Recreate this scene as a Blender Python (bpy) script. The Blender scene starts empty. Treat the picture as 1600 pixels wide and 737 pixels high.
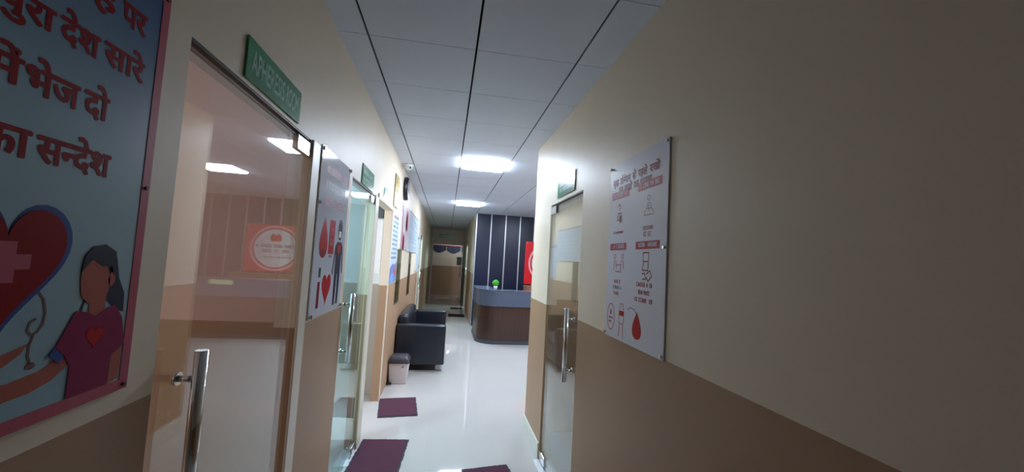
import bpy, bmesh, math, random
from mathutils import Matrix, Vector
PI = math.pi
SC = bpy.context.scene
COL = SC.collection

# ------------------------------------------------------------------ camera, world, lights, exposure
CAM_H = 1.68
cam_d = bpy.data.cameras.new('camera'); cam = bpy.data.objects.new('camera', cam_d); COL.objects.link(cam)
cam_d.sensor_fit = 'HORIZONTAL'; cam_d.sensor_width = 36.0; cam_d.lens = 36.0 * 614.94 / 1600.0
cam_d.clip_start = 0.02; cam_d.clip_end = 100
yaw, pitch, roll = 0.159869923, 0.0652214678, 0.0567660255
cy, sy, cp, sp, cr, sr = math.cos(yaw), math.sin(yaw), math.cos(pitch), math.sin(pitch), math.cos(roll), math.sin(roll)
fw = Vector((sy*cp, cy*cp, sp)); rt = Vector((cy, -sy, 0)); up = rt.cross(fw)
r2 = cr*rt + sr*up; u2 = -sr*rt + cr*up
M = Matrix((r2, u2, -fw)).transposed().to_4x4(); M.translation = (0, 0, CAM_H)
cam.matrix_world = M
SC.camera = cam
SC.view_settings.view_transform = 'Standard'; SC.view_settings.look = 'None'
SC.view_settings.gamma = 1.0; SC.view_settings.use_curve_mapping = False
SC.view_settings.exposure = 0.0
SC.cycles.caustics_reflective = False; SC.cycles.caustics_refractive = False
PANEL = 70.0                      # radiance of the ceiling panels
PANEL_COLOR = (0.82, 0.94, 1.12)
w = bpy.data.worlds.new('world'); SC.world = w; w.use_nodes = True
w.node_tree.nodes['Background'].inputs[0].default_value = (0.5, 0.55, 0.6, 1)
w.node_tree.nodes['Background'].inputs[1].default_value = 0.02
def lamp(name, loc, power, color, radius=0.12):
    d = bpy.data.lights.new(name, 'POINT'); d.energy = power; d.color = color; d.shadow_soft_size = radius
    o = bpy.data.objects.new(name, d); COL.objects.link(o); o.location = loc; return o
lamp('unseen_room_light', (-2.3, -0.9, 1.7), 38, (1.0, 0.74, 0.70), 0.3)
lamp('unseen_room_light', (-1.9, 2.6, 2.0), 85, (0.82, 0.96, 1.08))
lamp('unseen_room_light', (2.3, 1.8, 2.4), 30, (0.95, 0.98, 1.0))
lamp('unseen_room_light', (0.3, 18.0, 2.5), 6.0, (0.9, 0.95, 1.0), 0.04)
lamp('unseen_room_light', (-2.2, 10.3, 2.4), 130, (0.9, 0.97, 1.0))  # no lamp seen; added to light the far left door and end wall
lamp('unseen_room_light', (1.6, 13.9, 2.4), 70, (0.9, 0.97, 1.0))  # added so the paper and open leaf glow; also brightens the end wall
FZ, CZ = 0.0, 2.885
XL, XR, XH = -0.67, 0.89, 0.68    # corridor wall faces; far hall wall face
XRR = 4.4                         # reception's far side
TH = 0.09

# ------------------------------------------------------------------ materials
def lin(c):
    return tuple((v/255/12.92 if v/255 <= 0.04045 else ((v/255+0.055)/1.055)**2.4) for v in c)
def nodes(name):
    m = bpy.data.materials.new(name); m.use_nodes = True
    nt = m.node_tree; return m, nt, nt.nodes['Principled BSDF']
def mat(name, c, rough=0.5, metal=0.0, noise=0.0, scale=20.0, bump=0.0, spec=0.5, coat=0.0, raw=False):
    m, nt, b = nodes(name)
    c = c if raw else lin(c)
    b.inputs['Base Color'].default_value = (*c, 1); b.inputs['Roughness'].default_value = rough
    b.inputs['Metallic'].default_value = metal; b.inputs['Specular IOR Level'].default_value = spec
    b.inputs['Coat Weight'].default_value = coat; b.inputs['Coat Roughness'].default_value = 0.04
    if noise or bump:
        tc = nt.nodes.new('ShaderNodeTexCoord'); n = nt.nodes.new('ShaderNodeTexNoise')
        n.inputs['Scale'].default_value = scale; n.inputs['Detail'].default_value = 4
        nt.links.new(tc.outputs['Object'], n.inputs['Vector'])
        if noise:
            mx = nt.nodes.new('ShaderNodeMix'); mx.data_type = 'RGBA'
            mx.inputs[6].default_value = (*[v*(1-noise) for v in c], 1); mx.inputs[7].default_value = (*[min(1, v*(1+noise)) for v in c], 1)
            nt.links.new(n.outputs['Fac'], mx.inputs[0]); nt.links.new(mx.outputs[2], b.inputs['Base Color'])
        if bump:
            bp = nt.nodes.new('ShaderNodeBump'); bp.inputs['Strength'].default_value = bump; bp.inputs['Distance'].default_value = 0.004
            nt.links.new(n.outputs['Fac'], bp.inputs['Height']); nt.links.new(bp.outputs['Normal'], b.inputs['Normal'])
    return m
def emit(name, c, s):
    m = bpy.data.materials.new(name); m.use_nodes = True; nt = m.node_tree; nt.nodes.clear()
    e = nt.nodes.new('ShaderNodeEmission'); o = nt.nodes.new('ShaderNodeOutputMaterial')
    e.inputs[0].default_value = (*c, 1); e.inputs[1].default_value = s; nt.links.new(e.outputs[0], o.inputs[0]); return m
def glass(name, tint, ior=1.52, rough=0.0):
    """architectural sheet glass: tinted see-through with Fresnel reflection"""
    m = bpy.data.materials.new(name); m.use_nodes = True; nt = m.node_tree; nt.nodes.clear()
    N = nt.nodes.new
    t = N('ShaderNodeBsdfTransparent'); t.inputs[0].default_value = (*tint, 1)
    g = N('ShaderNodeBsdfGlossy'); g.inputs['Roughness'].default_value = rough; g.inputs[0].default_value = (0.97, 1, 0.99, 1)
    geo = N('ShaderNodeNewGeometry'); mp = N('ShaderNodeMapRange')
    mp.inputs[3].default_value = ior; mp.inputs[4].default_value = 1/ior
    nt.links.new(geo.outputs['Backfacing'], mp.inputs[0])
    fr = N('ShaderNodeFresnel'); nt.links.new(mp.outputs[0], fr.inputs['IOR'])
    mx = N('ShaderNodeMixShader'); o = N('ShaderNodeOutputMaterial')
    nt.links.new(fr.outputs[0], mx.inputs[0]); nt.links.new(t.outputs[0], mx.inputs[1]); nt.links.new(g.outputs[0], mx.inputs[2])
    nt.links.new(mx.outputs[0], o.inputs[0]); return m
def two_tone(name, top, low, h=1.32, rough=0.46):
    m, nt, b = nodes(name); N = nt.nodes.new
    geo = N('ShaderNodeNewGeometry'); sx = N('ShaderNodeSeparateXYZ'); nt.links.new(geo.outputs['Position'], sx.inputs[0])
    n = N('ShaderNodeTexNoise'); n.inputs['Scale'].default_value = 3.0; n.inputs['Detail'].default_value = 5
    nt.links.new(geo.outputs['Position'], n.inputs['Vector'])
    gt = N('ShaderNodeMath'); gt.operation = 'GREATER_THAN'; gt.inputs[1].default_value = h; nt.links.new(sx.outputs['Z'], gt.inputs[0])
    mx = N('ShaderNodeMix'); mx.data_type = 'RGBA'; nt.links.new(gt.outputs[0], mx.inputs[0])
    mx.inputs[6].default_value = (*lin(low), 1); mx.inputs[7].default_value = (*lin(top), 1)
    hs = N('ShaderNodeHueSaturation'); mr = N('ShaderNodeMapRange'); mr.inputs[3].default_value = 0.95; mr.inputs[4].default_value = 1.05
    nt.links.new(n.outputs['Fac'], mr.inputs[0]); nt.links.new(mr.outputs[0], hs.inputs['Value']); nt.links.new(mx.outputs[2], hs.inputs['Color'])
    nt.links.new(hs.outputs[0], b.inputs['Base Color']); b.inputs['Roughness'].default_value = rough; b.inputs['Specular IOR Level'].default_value = 0.38
    n2 = N('ShaderNodeTexNoise'); n2.inputs['Scale'].default_value = 130.0; nt.links.new(geo.outputs['Position'], n2.inputs['Vector'])
    bp = N('ShaderNodeBump'); bp.inputs['Strength'].default_value = 0.12; bp.inputs['Distance'].default_value = 0.002
    nt.links.new(n2.outputs['Fac'], bp.inputs['Height']); nt.links.new(bp.outputs['Normal'], b.inputs['Normal'])
    return m
CREAM, TAN = (235, 221, 199), (176, 143, 114)
m_wall = two_tone('wall_paint', CREAM, TAN)
m_room = two_tone('room_paint', (226, 200, 190), (178, 146, 116))
m_room2 = two_tone('room_paint_pale', (222, 230, 230), (172, 166, 152))
m_jamb = mat('jamb_paint', (234, 224, 208), 0.4)
m_ceil = mat('ceiling_tile', (218, 226, 240), 0.8, noise=0.02, scale=6, bump=0.15)
m_void = mat('ceiling_void', (26, 27, 30), 0.9)
m_dark = mat('dark_gap', (60, 56, 52), 0.5, metal=0.4)
m_chrome = mat('polished_steel', (215, 215, 215), 0.12, metal=1.0)
m_steel = mat('brushed_steel', (200, 200, 198), 0.28, metal=1.0)
m_plate = mat('satin_steel_plate', (226, 230, 236), 0.45, metal=0.5)
m_alum = mat('aluminium_strip', (205, 210, 216), 0.35, metal=0.85)
m_gA = glass('clear_glass', (0.93, 0.96, 0.95))
m_gB = glass('green_glass', (0.80, 0.95, 0.95))
m_gC = glass('smoky_green_glass', (0.50, 0.56, 0.50))
m_gD = glass('light_smoky_glass', (0.72, 0.76, 0.68))
m_diff = emit('light_diffuser', PANEL_COLOR, PANEL)
m_white = mat('white_enamel', (238, 240, 242), 0.35)
m_board = mat('white_print_board', (225, 228, 240), 0.08, spec=0.5)
m_board2 = mat('satin_print_board', (226, 228, 242), 0.28, spec=0.3)
m_pblue = mat('pale_blue_print', (196, 212, 232), 0.3)
m_red = mat('red_print', (190, 18, 26), 0.4, spec=0.15)
m_redl = mat('red_sign', (232, 34, 48), 0.25)
m_rink = mat('deep_red_ink', (146, 14, 20), 0.5, spec=0.1)
m_maroon = mat('maroon_print', (140, 18, 30), 0.4, spec=0.15)
m_pink = mat('pink_print', (190, 92, 112), 0.4, spec=0.2)
m_pinkd = mat('faded_red_print', (170, 60, 84), 0.4, spec=0.15)
m_mag = mat('magenta_print', (144, 26, 82), 0.4, spec=0.15)
m_skin = mat('skin_print', (178, 100, 86), 0.5, spec=0.15)
m_navy = mat('navy_print', (24, 28, 54), 0.45, spec=0.2)
m_cuff = mat('blue_print', (44, 78, 156), 0.45, spec=0.2)
m_grey = mat('grey_print', (120, 122, 134), 0.4)
m_mblue = mat('blue_grey_print', (120, 130, 180), 0.4)
m_green = mat('green_sign', (34, 140, 88), 0.2)
m_greenp = mat('pale_green_print', (156, 204, 184), 0.3)
m_cyan = mat('pale_teal_sign', (150, 210, 205), 0.15)
m_gold = mat('gold_print', (196, 172, 96), 0.35, noise=0.25, scale=30)
m_black = mat('black_plastic', (24, 24, 28), 0.35)
m_leather = mat('black_leather', (32, 36, 46), 0.30, noise=0.15, scale=60, bump=0.25)
m_mat = mat('maroon_pile', (86, 54, 68), 0.95, noise=0.22, scale=220, bump=0.8, spec=0.1)
m_matb = mat('black_rubber_edge', (44, 46, 58), 0.8, noise=0.3, scale=150)
m_matd = mat('dark_pile', (50, 44, 46), 0.95, noise=0.2, scale=200, bump=0.6, spec=0.1)
m_lid = mat('charcoal_plastic', (62, 58, 66), 0.4)
m_bin = mat('pinkish_white_plastic', (222, 214, 216), 0.4)
m_ctop = mat('blue_grey_laminate', (80, 90, 108), 0.25)
m_leaf = mat('bright_green_leaf', (70, 178, 40), 0.5, noise=0.3, scale=60)
m_pot = mat('white_ceramic', (240, 240, 238), 0.2)
m_cab = mat('tan_wood', (150, 112, 82), 0.35, noise=0.12, scale=9)
m_panel = mat('navy_black_panel', (14, 25, 54), 0.3, noise=0.06, scale=3)
def wood(name, a, b_):
    m, nt, b = nodes(name); N = nt.nodes.new
    tc = N('ShaderNodeTexCoord'); mp = N('ShaderNodeMapping'); mp.inputs['Scale'].default_value = (14, 14, 0.7)
    n = N('ShaderNodeTexNoise'); n.inputs['Scale'].default_value = 2.0; n.inputs['Detail'].default_value = 6
    nt.links.new(tc.outputs['Object'], mp.inputs[0]); nt.links.new(mp.outputs[0], n.inputs['Vector'])
    mx = N('ShaderNodeMix'); mx.data_type = 'RGBA'; mx.inputs[6].default_value = (*lin(a), 1); mx.inputs[7].default_value = (*lin(b_), 1)
    nt.links.new(n.outputs['Fac'], mx.inputs[0]); nt.links.new(mx.outputs[2], b.inputs['Base Color']); b.inputs['Roughness'].default_value = 0.3
    return m
m_walnut = wood('dark_walnut_veneer', (44, 32, 28), (78, 54, 46))
def floor_mat():
    m, nt, b = nodes('vitrified_tile'); N = nt.nodes.new
    tc = N('ShaderNodeTexCoord'); mp = N('ShaderNodeMapping'); mp.inputs['Location'].default_value = (0.07, 0.33, 0)
    br = N('ShaderNodeTexBrick'); br.offset = 0.0; br.inputs['Scale'].default_value = 1.0
    br.inputs['Brick Width'].default_value = 0.6; br.inputs['Row Height'].default_value = 0.6
    br.inputs['Mortar Size'].default_value = 0.0012; br.inputs['Mortar Smooth'].default_value = 0.5
    c = lin((194, 192, 188))
    br.inputs['Color1'].default_value = (*c, 1); br.inputs['Color2'].default_value = (*[v*0.98 for v in c], 1)
    br.inputs['Mortar'].default_value = (*[v*0.92 for v in c], 1)
    nt.links.new(tc.outputs['Object'], mp.inputs[0]); nt.links.new(mp.outputs[0], br.inputs['Vector'])
    n = N('ShaderNodeTexNoise'); n.inputs['Scale'].default_value = 1.3; n.inputs['Detail'].default_value = 6
    nt.links.new(tc.outputs['Object'], n.inputs['Vector'])
    mr = N('ShaderNodeMapRange'); mr.inputs[3].default_value = 0.97; mr.inputs[4].default_value = 1.03
    hs = N('ShaderNodeHueSaturation'); nt.links.new(n.outputs['Fac'], mr.inputs[0]); nt.links.new(mr.outputs[0], hs.inputs['Value'])
    nt.links.new(br.outputs['Color'], hs.inputs['Color']); nt.links.new(hs.outputs[0], b.inputs['Base Color'])
    b.inputs['Roughness'].default_value = 0.04; b.inputs['Specular IOR Level'].default_value = 0.55
    return m
m_floor = floor_mat()
def poster_blue():
    m, nt, b = nodes('sky_blue_print'); N = nt.nodes.new
    tc = N('ShaderNodeTexCoord'); sx = N('ShaderNodeSeparateXYZ'); nt.links.new(tc.outputs['Object'], sx.inputs[0])
    mth = N('ShaderNodeMath'); mth.operation = 'MULTIPLY_ADD'; mth.inputs[1].default_value = 0.6
    nt.links.new(sx.outputs['X'], mth.inputs[0]); nt.links.new(sx.outputs['Y'], mth.inputs[2])
    cr_ = N('ShaderNodeValToRGB'); e = cr_.color_ramp.elements
    e[0].position = 0.45; e[0].color = (*lin((148, 184, 200)), 1); e[1].position = 1.05; e[1].color = (*lin((26, 78, 140)), 1)
    nt.links.new(mth.outputs[0], cr_.inputs[0]); nt.links.new(cr_.outputs[0], b.inputs['Base Color']); b.inputs['Roughness'].default_value = 0.3
    return m
m_pbg = poster_blue()

# ------------------------------------------------------------------ builders
class MB:
    """collects shapes into one mesh"""
    def __init__(s): s.bm = bmesh.new(); s.mi = 0
    def _tag(s, faces):
        for f in faces: f.material_index = s.mi
    def box(s, a, b, r=0.0, seg=2):
        bm2 = bmesh.new(); bmesh.ops.create_cube(bm2, size=1)
        for v in bm2.verts:
            for k in range(3): v.co[k] = (a[k]+b[k])/2 + v.co[k]*(b[k]-a[k])
        if r: bmesh.ops.bevel(bm2, geom=bm2.edges[:], offset=r, segments=seg, profile=0.5, affect='EDGES')
        return s.add(bm2)
    def add(s, bm2, mtx=None):
        if mtx: bmesh.ops.transform(bm2, matrix=mtx, verts=bm2.verts)
        vm = {}
        for v in bm2.verts: vm[v] = s.bm.verts.new(v.co)
        for f in bm2.faces:
            try: nf = s.bm.faces.new([vm[v] for v in f.verts])
            except ValueError: continue
            nf.material_index = s.mi; nf.smooth = f.smooth
        bm2.free(); return s
    def cyl(s, p, q, r, n=20, r2=None):
        p, q = Vector(p), Vector(q); d = q-p
        bm2 = bmesh.new(); bmesh.ops.create_cone(bm2, cap_ends=True, segments=n, radius1=r, radius2=r if r2 is None else r2, depth=d.length)
        for f in bm2.faces: f.smooth = len(f.verts) == 4
        return s.add(bm2, Matrix.Translation((p+q)/2) @ d.to_track_quat('Z', 'Y').to_matrix().to_4x4())
    def sphere(s, c, r, sc=(1, 1, 1), n=20):
        bm2 = bmesh.new(); bmesh.ops.create_uvsphere(bm2, u_segments=n, v_segments=n//2, radius=r)
        for f in bm2.faces: f.smooth = True
        return s.add(bm2, Matrix.Translation(c) @ Matrix.Diagonal((*sc, 1)))
    def poly(s, pts, z0, z1):
        """a flat outline in XY, from z0 to z1"""
        a = [s.bm.verts.new((x, y, z0)) for x, y in pts]; b = [s.bm.verts.new((x, y, z1)) for x, y in pts]
        n = len(pts); fs = [s.bm.faces.new(b), s.bm.faces.new(a[::-1])]
        for i in range(n): fs.append(s.bm.faces.new((a[i], a[(i+1) % n], b[(i+1) % n], b[i])))
        s._tag(fs); return s
    def stroke(s, pts, wd, z0, z1):
        """a line of width wd along pts in XY"""
        P = [Vector((x, y)) for x, y in pts]; L, R = [], []
        for i, p in enumerate(P):
            d = (P[min(i+1, len(P)-1)] - P[max(i-1, 0)]).normalized(); nrm = Vector((-d.y, d.x))*wd/2
            L.append(p+nrm); R.append(p-nrm)
        return s.poly([tuple(v) for v in L + R[::-1]][::-1], z0, z1)
    def build(s, name, mats, parent=None, smooth=False):
        bmesh.ops.recalc_face_normals(s.bm, faces=s.bm.faces[:])
        me = bpy.data.meshes.new(name); s.bm.to_mesh(me); s.bm.free()
        for m in (mats if isinstance(mats, (list, tuple)) else [mats]): me.materials.append(m)
        if smooth:
            for p in me.polygons: p.use_smooth = True
        o = bpy.data.objects.new(name, me); COL.objects.link(o)
        if parent: o.parent = parent
        return o
def tag(o, label, cat=None, group=None, kind=None):
    o['label'] = label
    if cat: o['category'] = cat
    if group: o['group'] = group
    if kind: o['kind'] = kind
    return o
def empty(name, loc, rot=(0, 0, 0)):
    o = bpy.data.objects.new(name, None); COL.objects.link(o); o.location = loc; o.rotation_euler = rot; o.empty_display_size = 0.05
    return o
def copy_tree(o, parent=None):
    c = o.copy(); COL.objects.link(c)
    if parent: c.parent = parent
    for ch in [x for x in bpy.data.objects if x.parent == o]: copy_tree(ch, c)
    return c
def struct(name, boxes, m, label, r=0.0):
    b = MB()
    for bb in boxes: b.box(bb[0], bb[1], r)
    o = b.build(name, m); o['kind'] = 'structure'; o['label'] = label; return o
ON_LEFT, ON_RIGHT, FACING = (PI/2, 0, PI/2), (PI/2, 0, -PI/2), (PI/2, 0, 0)   # local x right, y up, z out of the wall
def wall_thing(name, wall, y, z, label, cat, group=None, x=None):
    loc = {'L': (XL+0.0015, y, z), 'R': (XR-0.0015, y, z)}.get(wall, (x, y-0.0015, z))
    return tag(empty(name, loc, {'L': ON_LEFT, 'R': ON_RIGHT}.get(wall, FACING)), label, cat, group)

# writing -------------------------------------------------------------
def glyphs(txt, bold=0.0, cut=None):
    c = bpy.data.curves.new('writing', 'FONT'); c.body = txt; c.resolution_u = 3; c.offset = bold
    o = bpy.data.objects.new('writing', c); COL.objects.link(o)
    dg = bpy.context.evaluated_depsgraph_get(); me = bpy.data.meshes.new_from_object(o.evaluated_get(dg))
    bm = bmesh.new(); bm.from_mesh(me)
    bpy.data.objects.remove(o); bpy.data.curves.remove(c); bpy.data.meshes.remove(me)
    if cut is not None:
        xs = [v.co.x for v in bm.verts]; x = min(xs) + (max(xs)-min(xs))*cut
        bmesh.ops.bisect_plane(bm, geom=bm.verts[:]+bm.edges[:]+bm.faces[:], plane_co=(x, 0, 0), plane_no=(1, 0, 0), clear_outer=True)
    return bm
def put_word(mb, txt, x0, x1, top, base, z, bold=0.03, pieces=None, thick=0.0006):
    """a word fitted between x0..x1, with its baseline and headline at the heights given; bold = stroke thickening in em"""
    bm = bmesh.new(); pos = 0.0
    for t, cut in (pieces or [(txt, None)]):
        g = glyphs(t, 0.0, cut); xs = [v.co.x for v in g.verts]; a, b = min(xs), max(xs)
        me = bpy.data.meshes.new('t'); bmesh.ops.translate(g, vec=(pos-a, 0, 0), verts=g.verts); g.to_mesh(me); g.free()
        bm.from_mesh(me); bpy.data.meshes.remove(me); pos += (b-a) - (0.03 if pieces else 0)
    ref = glyphs('ा' if ord(txt[0]) > 0x900 else 'H'); head = max(v.co.y for v in ref.verts); ref.free()
    xs = [v.co.x for v in bm.verts]; a, b = min(xs), max(xs); sx = (x1-x0)/(b-a); s_y = (top-base)/head
    offs = [(0, 0)] + ([(bold*math.cos(PI/4*k), bold*math.sin(PI/4*k)) for k in range(8)] if bold else [])
    for i, (dx, dy) in enumerate(offs):
        c = bm.copy()
        for v in c.verts: v.co = ((v.co.x+dx-a)*sx + x0, (v.co.y+dy)*s_y + base, z+thick+i*0.00002)
        mb.add(c)
    bm.free()
def scribble(mb, x0, x1, y, h, z, rng, thick=0.0005):
    """a line of lettering too blurred in the photograph to be read"""
    x = x0; t = h*0.2
    while x < x1 - h*0.3:
        if rng.random() < 0.16: x += h*0.55; continue
        wd = h*rng.uniform(0.4, 0.62); k = rng.randint(0, 3)
        mb.poly([(x, y), (x+t, y), (x+t, y+h), (x, y+h)], z, z+thick)
        if k != 1: mb.poly([(x+t, y+h-t), (x+wd, y+h-t), (x+wd, y+h), (x+t, y+h)], z, z+thick)
        if k in (0, 2): mb.poly([(x+t, y), (x+wd, y), (x+wd, y+t), (x+t, y+t)], z, z+thick)
        if k in (1, 3): mb.poly([(x+wd-t, y), (x+wd, y), (x+wd, y+h-t*1.05), (x+wd-t, y+h-t*1.05)], z, z+thick)
        if k in (2, 1): mb.poly([(x+t, y+h*0.42), (x+wd*0.8, y+h*0.42), (x+wd*0.8, y+h*0.58), (x+t, y+h*0.58)], z, z+thick)
        x += wd + h*0.2
def text_line(root, m, x0, x1, y, h, z, rng):
    mb = MB(); scribble(mb, x0, x1, y, h, z, rng); return mb.build('text_line', m, root)
def circle(cx, cy_, rx, ry=None, n=40, a0=0, a1=2*PI):
    ry = rx if ry is None else ry
    return [(cx+rx*math.cos(a0+(a1-a0)*i/n), cy_+ry*math.sin(a0+(a1-a0)*i/n)) for i in range(n)]
def heart(cx, cy_, wd, h, n=48, rot=0.0):
    out = []
    for i in range(n):
        t = 2*PI*i/n; x = 16*math.sin(t)**3/32*wd; y = (13*math.cos(t)-5*math.cos(2*t)-2*math.cos(3*t)-math.cos(4*t)+2.5)/29*h
        out.append((cx+x*math.cos(rot)-y*math.sin(rot), cy_+x*math.sin(rot)+y*math.cos(rot)))
    return out[::-1]
def drop(cx, cy_, wd, h, n=40):
    out = []
    for i in range(n):
        t = 2*PI*i/n; out.append((cx + wd/2*math.sin(t)*math.sin(t/2)**1.3*1.25, cy_ + h/2*math.cos(t)))
    return out[::-1]
def rect(a, b, c, d): return [(a, b), (c, b), (c, d), (a, d)]

# ------------------------------------------------------------------ setting: floor, ceiling, walls
struct('floor', [((-3.7, -3.2, -0.1), (4.7, 20.2, 0))], m_floor, 'glossy white vitrified tile floor of the clinic corridor')
def ceiling():
    b = MB(); b.mi = 0
    LX, LY = -0.5117, 1.6113
    xs = [LX+0.6*k for k in range(-6, 10)]; ys = [LY+0.6*k for k in range(-9, 32)]
    lights = {(0.0883, 4.61), (0.0883, 8.21), (1.888, 6.41)}
    for x in xs[:-1]:
        for y in ys[:-1]:
            if any(abs(x-a) < 0.05 and abs(y-c) < 0.05 for a, c in lights): continue
            e = 0.016 if abs(x-LX+0.6) < 0.01 and abs(y-LY) < 0.01 else 0.002
            b.box((x+0.006, y+e, CZ), (x+0.594, y+0.598, CZ+0.014))
    b.mi = 1; b.box((-3.7, -3.2, CZ+0.05), (4.7, 20.2, CZ+0.15))
    o = b.build('ceiling', [m_ceil, m_void]); o['kind'] = 'structure'; o['label'] = 'white lay-in tile ceiling with dark grid lines above the corridor'
ceiling()
D1, D2, D3, D4 = (1.08, 1.97, 2.2), (2.80, 3.64, 2.2), (3.80, 4.80, 2.2), (9.62, 10.5, 2.2)
DR = (2.56, 3.40, 2.2)
T = CZ + 0.05
def wall_along(xa, xb, y0, y1, holes):
    out = []; y = y0
    for a, b, h in holes:
        if a > y: out.append(((xa, y, 0), (xb, a, T)))
        out.append(((xa, a, h), (xb, b, T))); y = b
    out.append(((xa, y, 0), (xb, y1, T))); return out
struct('wall_left', wall_along(XL-TH, XL, -3.0, 16.8, [D1, D2, D3, D4]), m_wall, 'cream wall with tan dado on the left of the corridor, lined with glass doors')
struct('wall_right', wall_along(XR, XR+TH, -3.0, 4.05, [DR]), m_wall, 'cream wall with tan dado filling the right of the view')
struct('wall_end', [((XL-TH, 16.8, 0), (-0.6, 16.92, T)), ((0.6, 16.8, 0), (XH+TH, 16.92, T)), ((-0.6, 16.8, 2.24), (0.6, 16.92, T))], m_wall, 'cream and tan wall around the doorway at the far end')
struct('wall_hall', [((XH, 10.3, 0), (XH+TH, 13.3, T)), ((XH, 14.2, 0), (XH+TH, 16.8, T)), ((XH, 13.3, 2.2), (XH+TH, 14.2, T))], m_wall, 'cream and tan wall right of the far passage')
struct('wall_reception_near', [((XR+TH, 3.93, 0), (XRR, 4.05, T))], m_wall, 'cream wall between the reception and the room on the right')
struct('wall_reception_far', [((XRR, 3.93, 0), (XRR+TH, 10.3, T))], m_wall, 'cream wall closing the reception on the right')
struct('wall_behind', [((-3.6, -3.12, 0), (4.6, -3.0, T))], m_wall, 'cream wall closing the corridor behind the viewer')
struct('wall_outer', [((-3.62, -3.0, 0), (-3.5, 20.1, T)), ((3.5, -3.0, 0), (3.62, 3.93, T)), ((XH+TH, 20.0, 0), (1.6, 20.1, T))], m_room2, 'outer walls of the side rooms')
struct('wall_room_1', [((-3.5, 2.10, 0), (XL-TH, 2.20, T))], m_room, 'pinkish cream and tan wall inside the room behind the first glass door')
struct('wall_room_2', [((-3.5, 5.0, 0), (XL-TH, 5.10, T))], m_room2, 'pale wall inside the room behind the second glass door')
struct('wall_room_3', [((-3.5, 9.2, 0), (XL-TH, 9.30, T)), ((-3.5, 11.4, 0), (XL-TH, 11.5, T))], m_room2, 'pale walls of the rooms farther along')
struct('wall_end_room_side', [((-2.4, 16.92, 0), (-2.3, 18.6, T))], m_wall, 'cream and tan side wall of the room beyond the far doorway')
struct('wall_end_room_side', [((2.3, 16.92, 0), (2.4, 18.6, T))], m_wall, 'cream and tan opposite side wall of the room beyond the far doorway')
struct('wall_end_room', [((-2.4, 18.6, 0), (2.4, 18.7, T))], m_wall, 'cream and tan wall seen through the far doorway')
struct('wall_hall_room', [((XH+TH, 10.3+0.4, 0), (2.2, 10.8, T)), ((2.2, 10.8, 0), (2.3, 16.8, T))], m_room2, 'pale walls of the room right of the far passage')
b = MB(); b.box((XR-0.012, 3.42, 0), (XR, 4.05, 0.13), 0.003); b.box((XR-0.012, 4.05, 0), (XR+TH, 4.062, 0.13), 0.003)
o = b.build('baseboard_right', mat('skirting_tile', (226, 230, 222), 0.25)); o['kind'] = 'structure'; o['label'] = 'pale tile skirting at the foot of the right wall corner'

# reception's dark cladding
b = MB()
b.box((XH, 10.2, 0), (XRR, 10.3, T))
wall_black = b.build('wall_reception', m_panel); wall_black['kind'] = 'structure'; wall_black['label'] = 'navy black panelled wall behind the reception counter with silver strips'
strip = None
for k in range(10):
    x = 0.70 + 0.3835*k
    if strip is None:
        strip = MB().box((-0.014, -0.010, 0), (0.014, 0, CZ), 0.002).build('trim', m_alum, wall_black); strip.location = (x, 10.2, 0); s0 = strip
    else:
        c = s0.copy(); COL.objects.link(c); c.location = (x, 10.2, 0)

# ------------------------------------------------------------------ doors
def glass_door(name, wall, hole, hinge_far, handle, gl, label, frame=0.0, hz=(0.90, 1.40), near_frame=0.0):
    """leaf set just inside the wall face: pane, dark strip for the shaded top gap, patch fittings, floor spring plate, pull handle"""
    y0, y1, h = hole; sgn = 1 if wall == 'L' else -1; face = XL if wall == 'L' else (XR if wall == 'R' else XH)
    inn = lambda d: face - sgn*d                       # d metres into the wall
    X = lambda d0, d1: (min(inn(d0), inn(d1)), max(inn(d0), inn(d1)))
    def bx(mb, d0, d1, ya, yb, za, zb, r=0.0):
        xa, xb = X(d0, d1); return mb.box((xa, ya, za), (xb, yb, zb), r)
    root = empty(name, (inn(0.03), (y0+y1)/2, 0)); root['kind'] = 'structure'; root['label'] = label
    P = root.location.copy()
    def fin(mb, n, m, par=root, smooth=False):
        for v in mb.bm.verts: v.co -= P
        return mb.build(n, m, par, smooth)
    fin(bx(MB(), 0.010, 0.022, y0+0.006, y1-0.006, 0.012, h-0.016, 0.0015), 'glass_pane', gl)
    fin(bx(MB(), 0.002, 0.04, y0, y1, h-0.008, h), 'top_gap_strip', m_dark)  # dark bar stands in for the shaded gap above the pane
    hy = y1 if hinge_far else y0; d = -1 if hinge_far else 1
    for za, zb in ((h-0.085, h-0.018), (0.014, 0.085)):
        ya, yb = sorted((hy+d*0.010, hy+d*0.165)); fin(bx(MB(), -0.002, 0.034, ya, yb, za, zb, 0.004), 'patch_fitting', m_chrome)
    ya, yb = sorted((hy-d*0.02, hy+d*0.28))
    ya, yb = max(ya, y0+0.001), min(yb, y1-0.001)
    fin(bx(MB(), -0.05, 0.10, ya, yb, 0.0, 0.004, 0.001), 'floor_plate', m_plate)
    if handle is not None:
        x = inn(-0.045)
        hd = fin(MB().cyl((x, handle, hz[0]), (x, handle, hz[1]), 0.016), 'pull_handle', m_chrome)
        for z in (hz[0]+0.075, hz[1]-0.075):
            fin(MB().cyl((x, handle, z), (inn(0.010), handle, z), 0.009).cyl((inn(0.002), handle, z), (inn(0.010), handle, z), 0.017), 'standoff', m_chrome, root)
    if frame:
        fin(bx(MB(), -0.012, 0.0, y1, y1+frame, 0, h+0.004, 0.003), 'jamb_strip', m_jamb)
    if near_frame:
        fin(bx(MB(), -0.012, 0.0, y0-near_frame, y0, 0, h+0.004, 0.003), 'jamb_strip', m_jamb)
    return root
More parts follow.
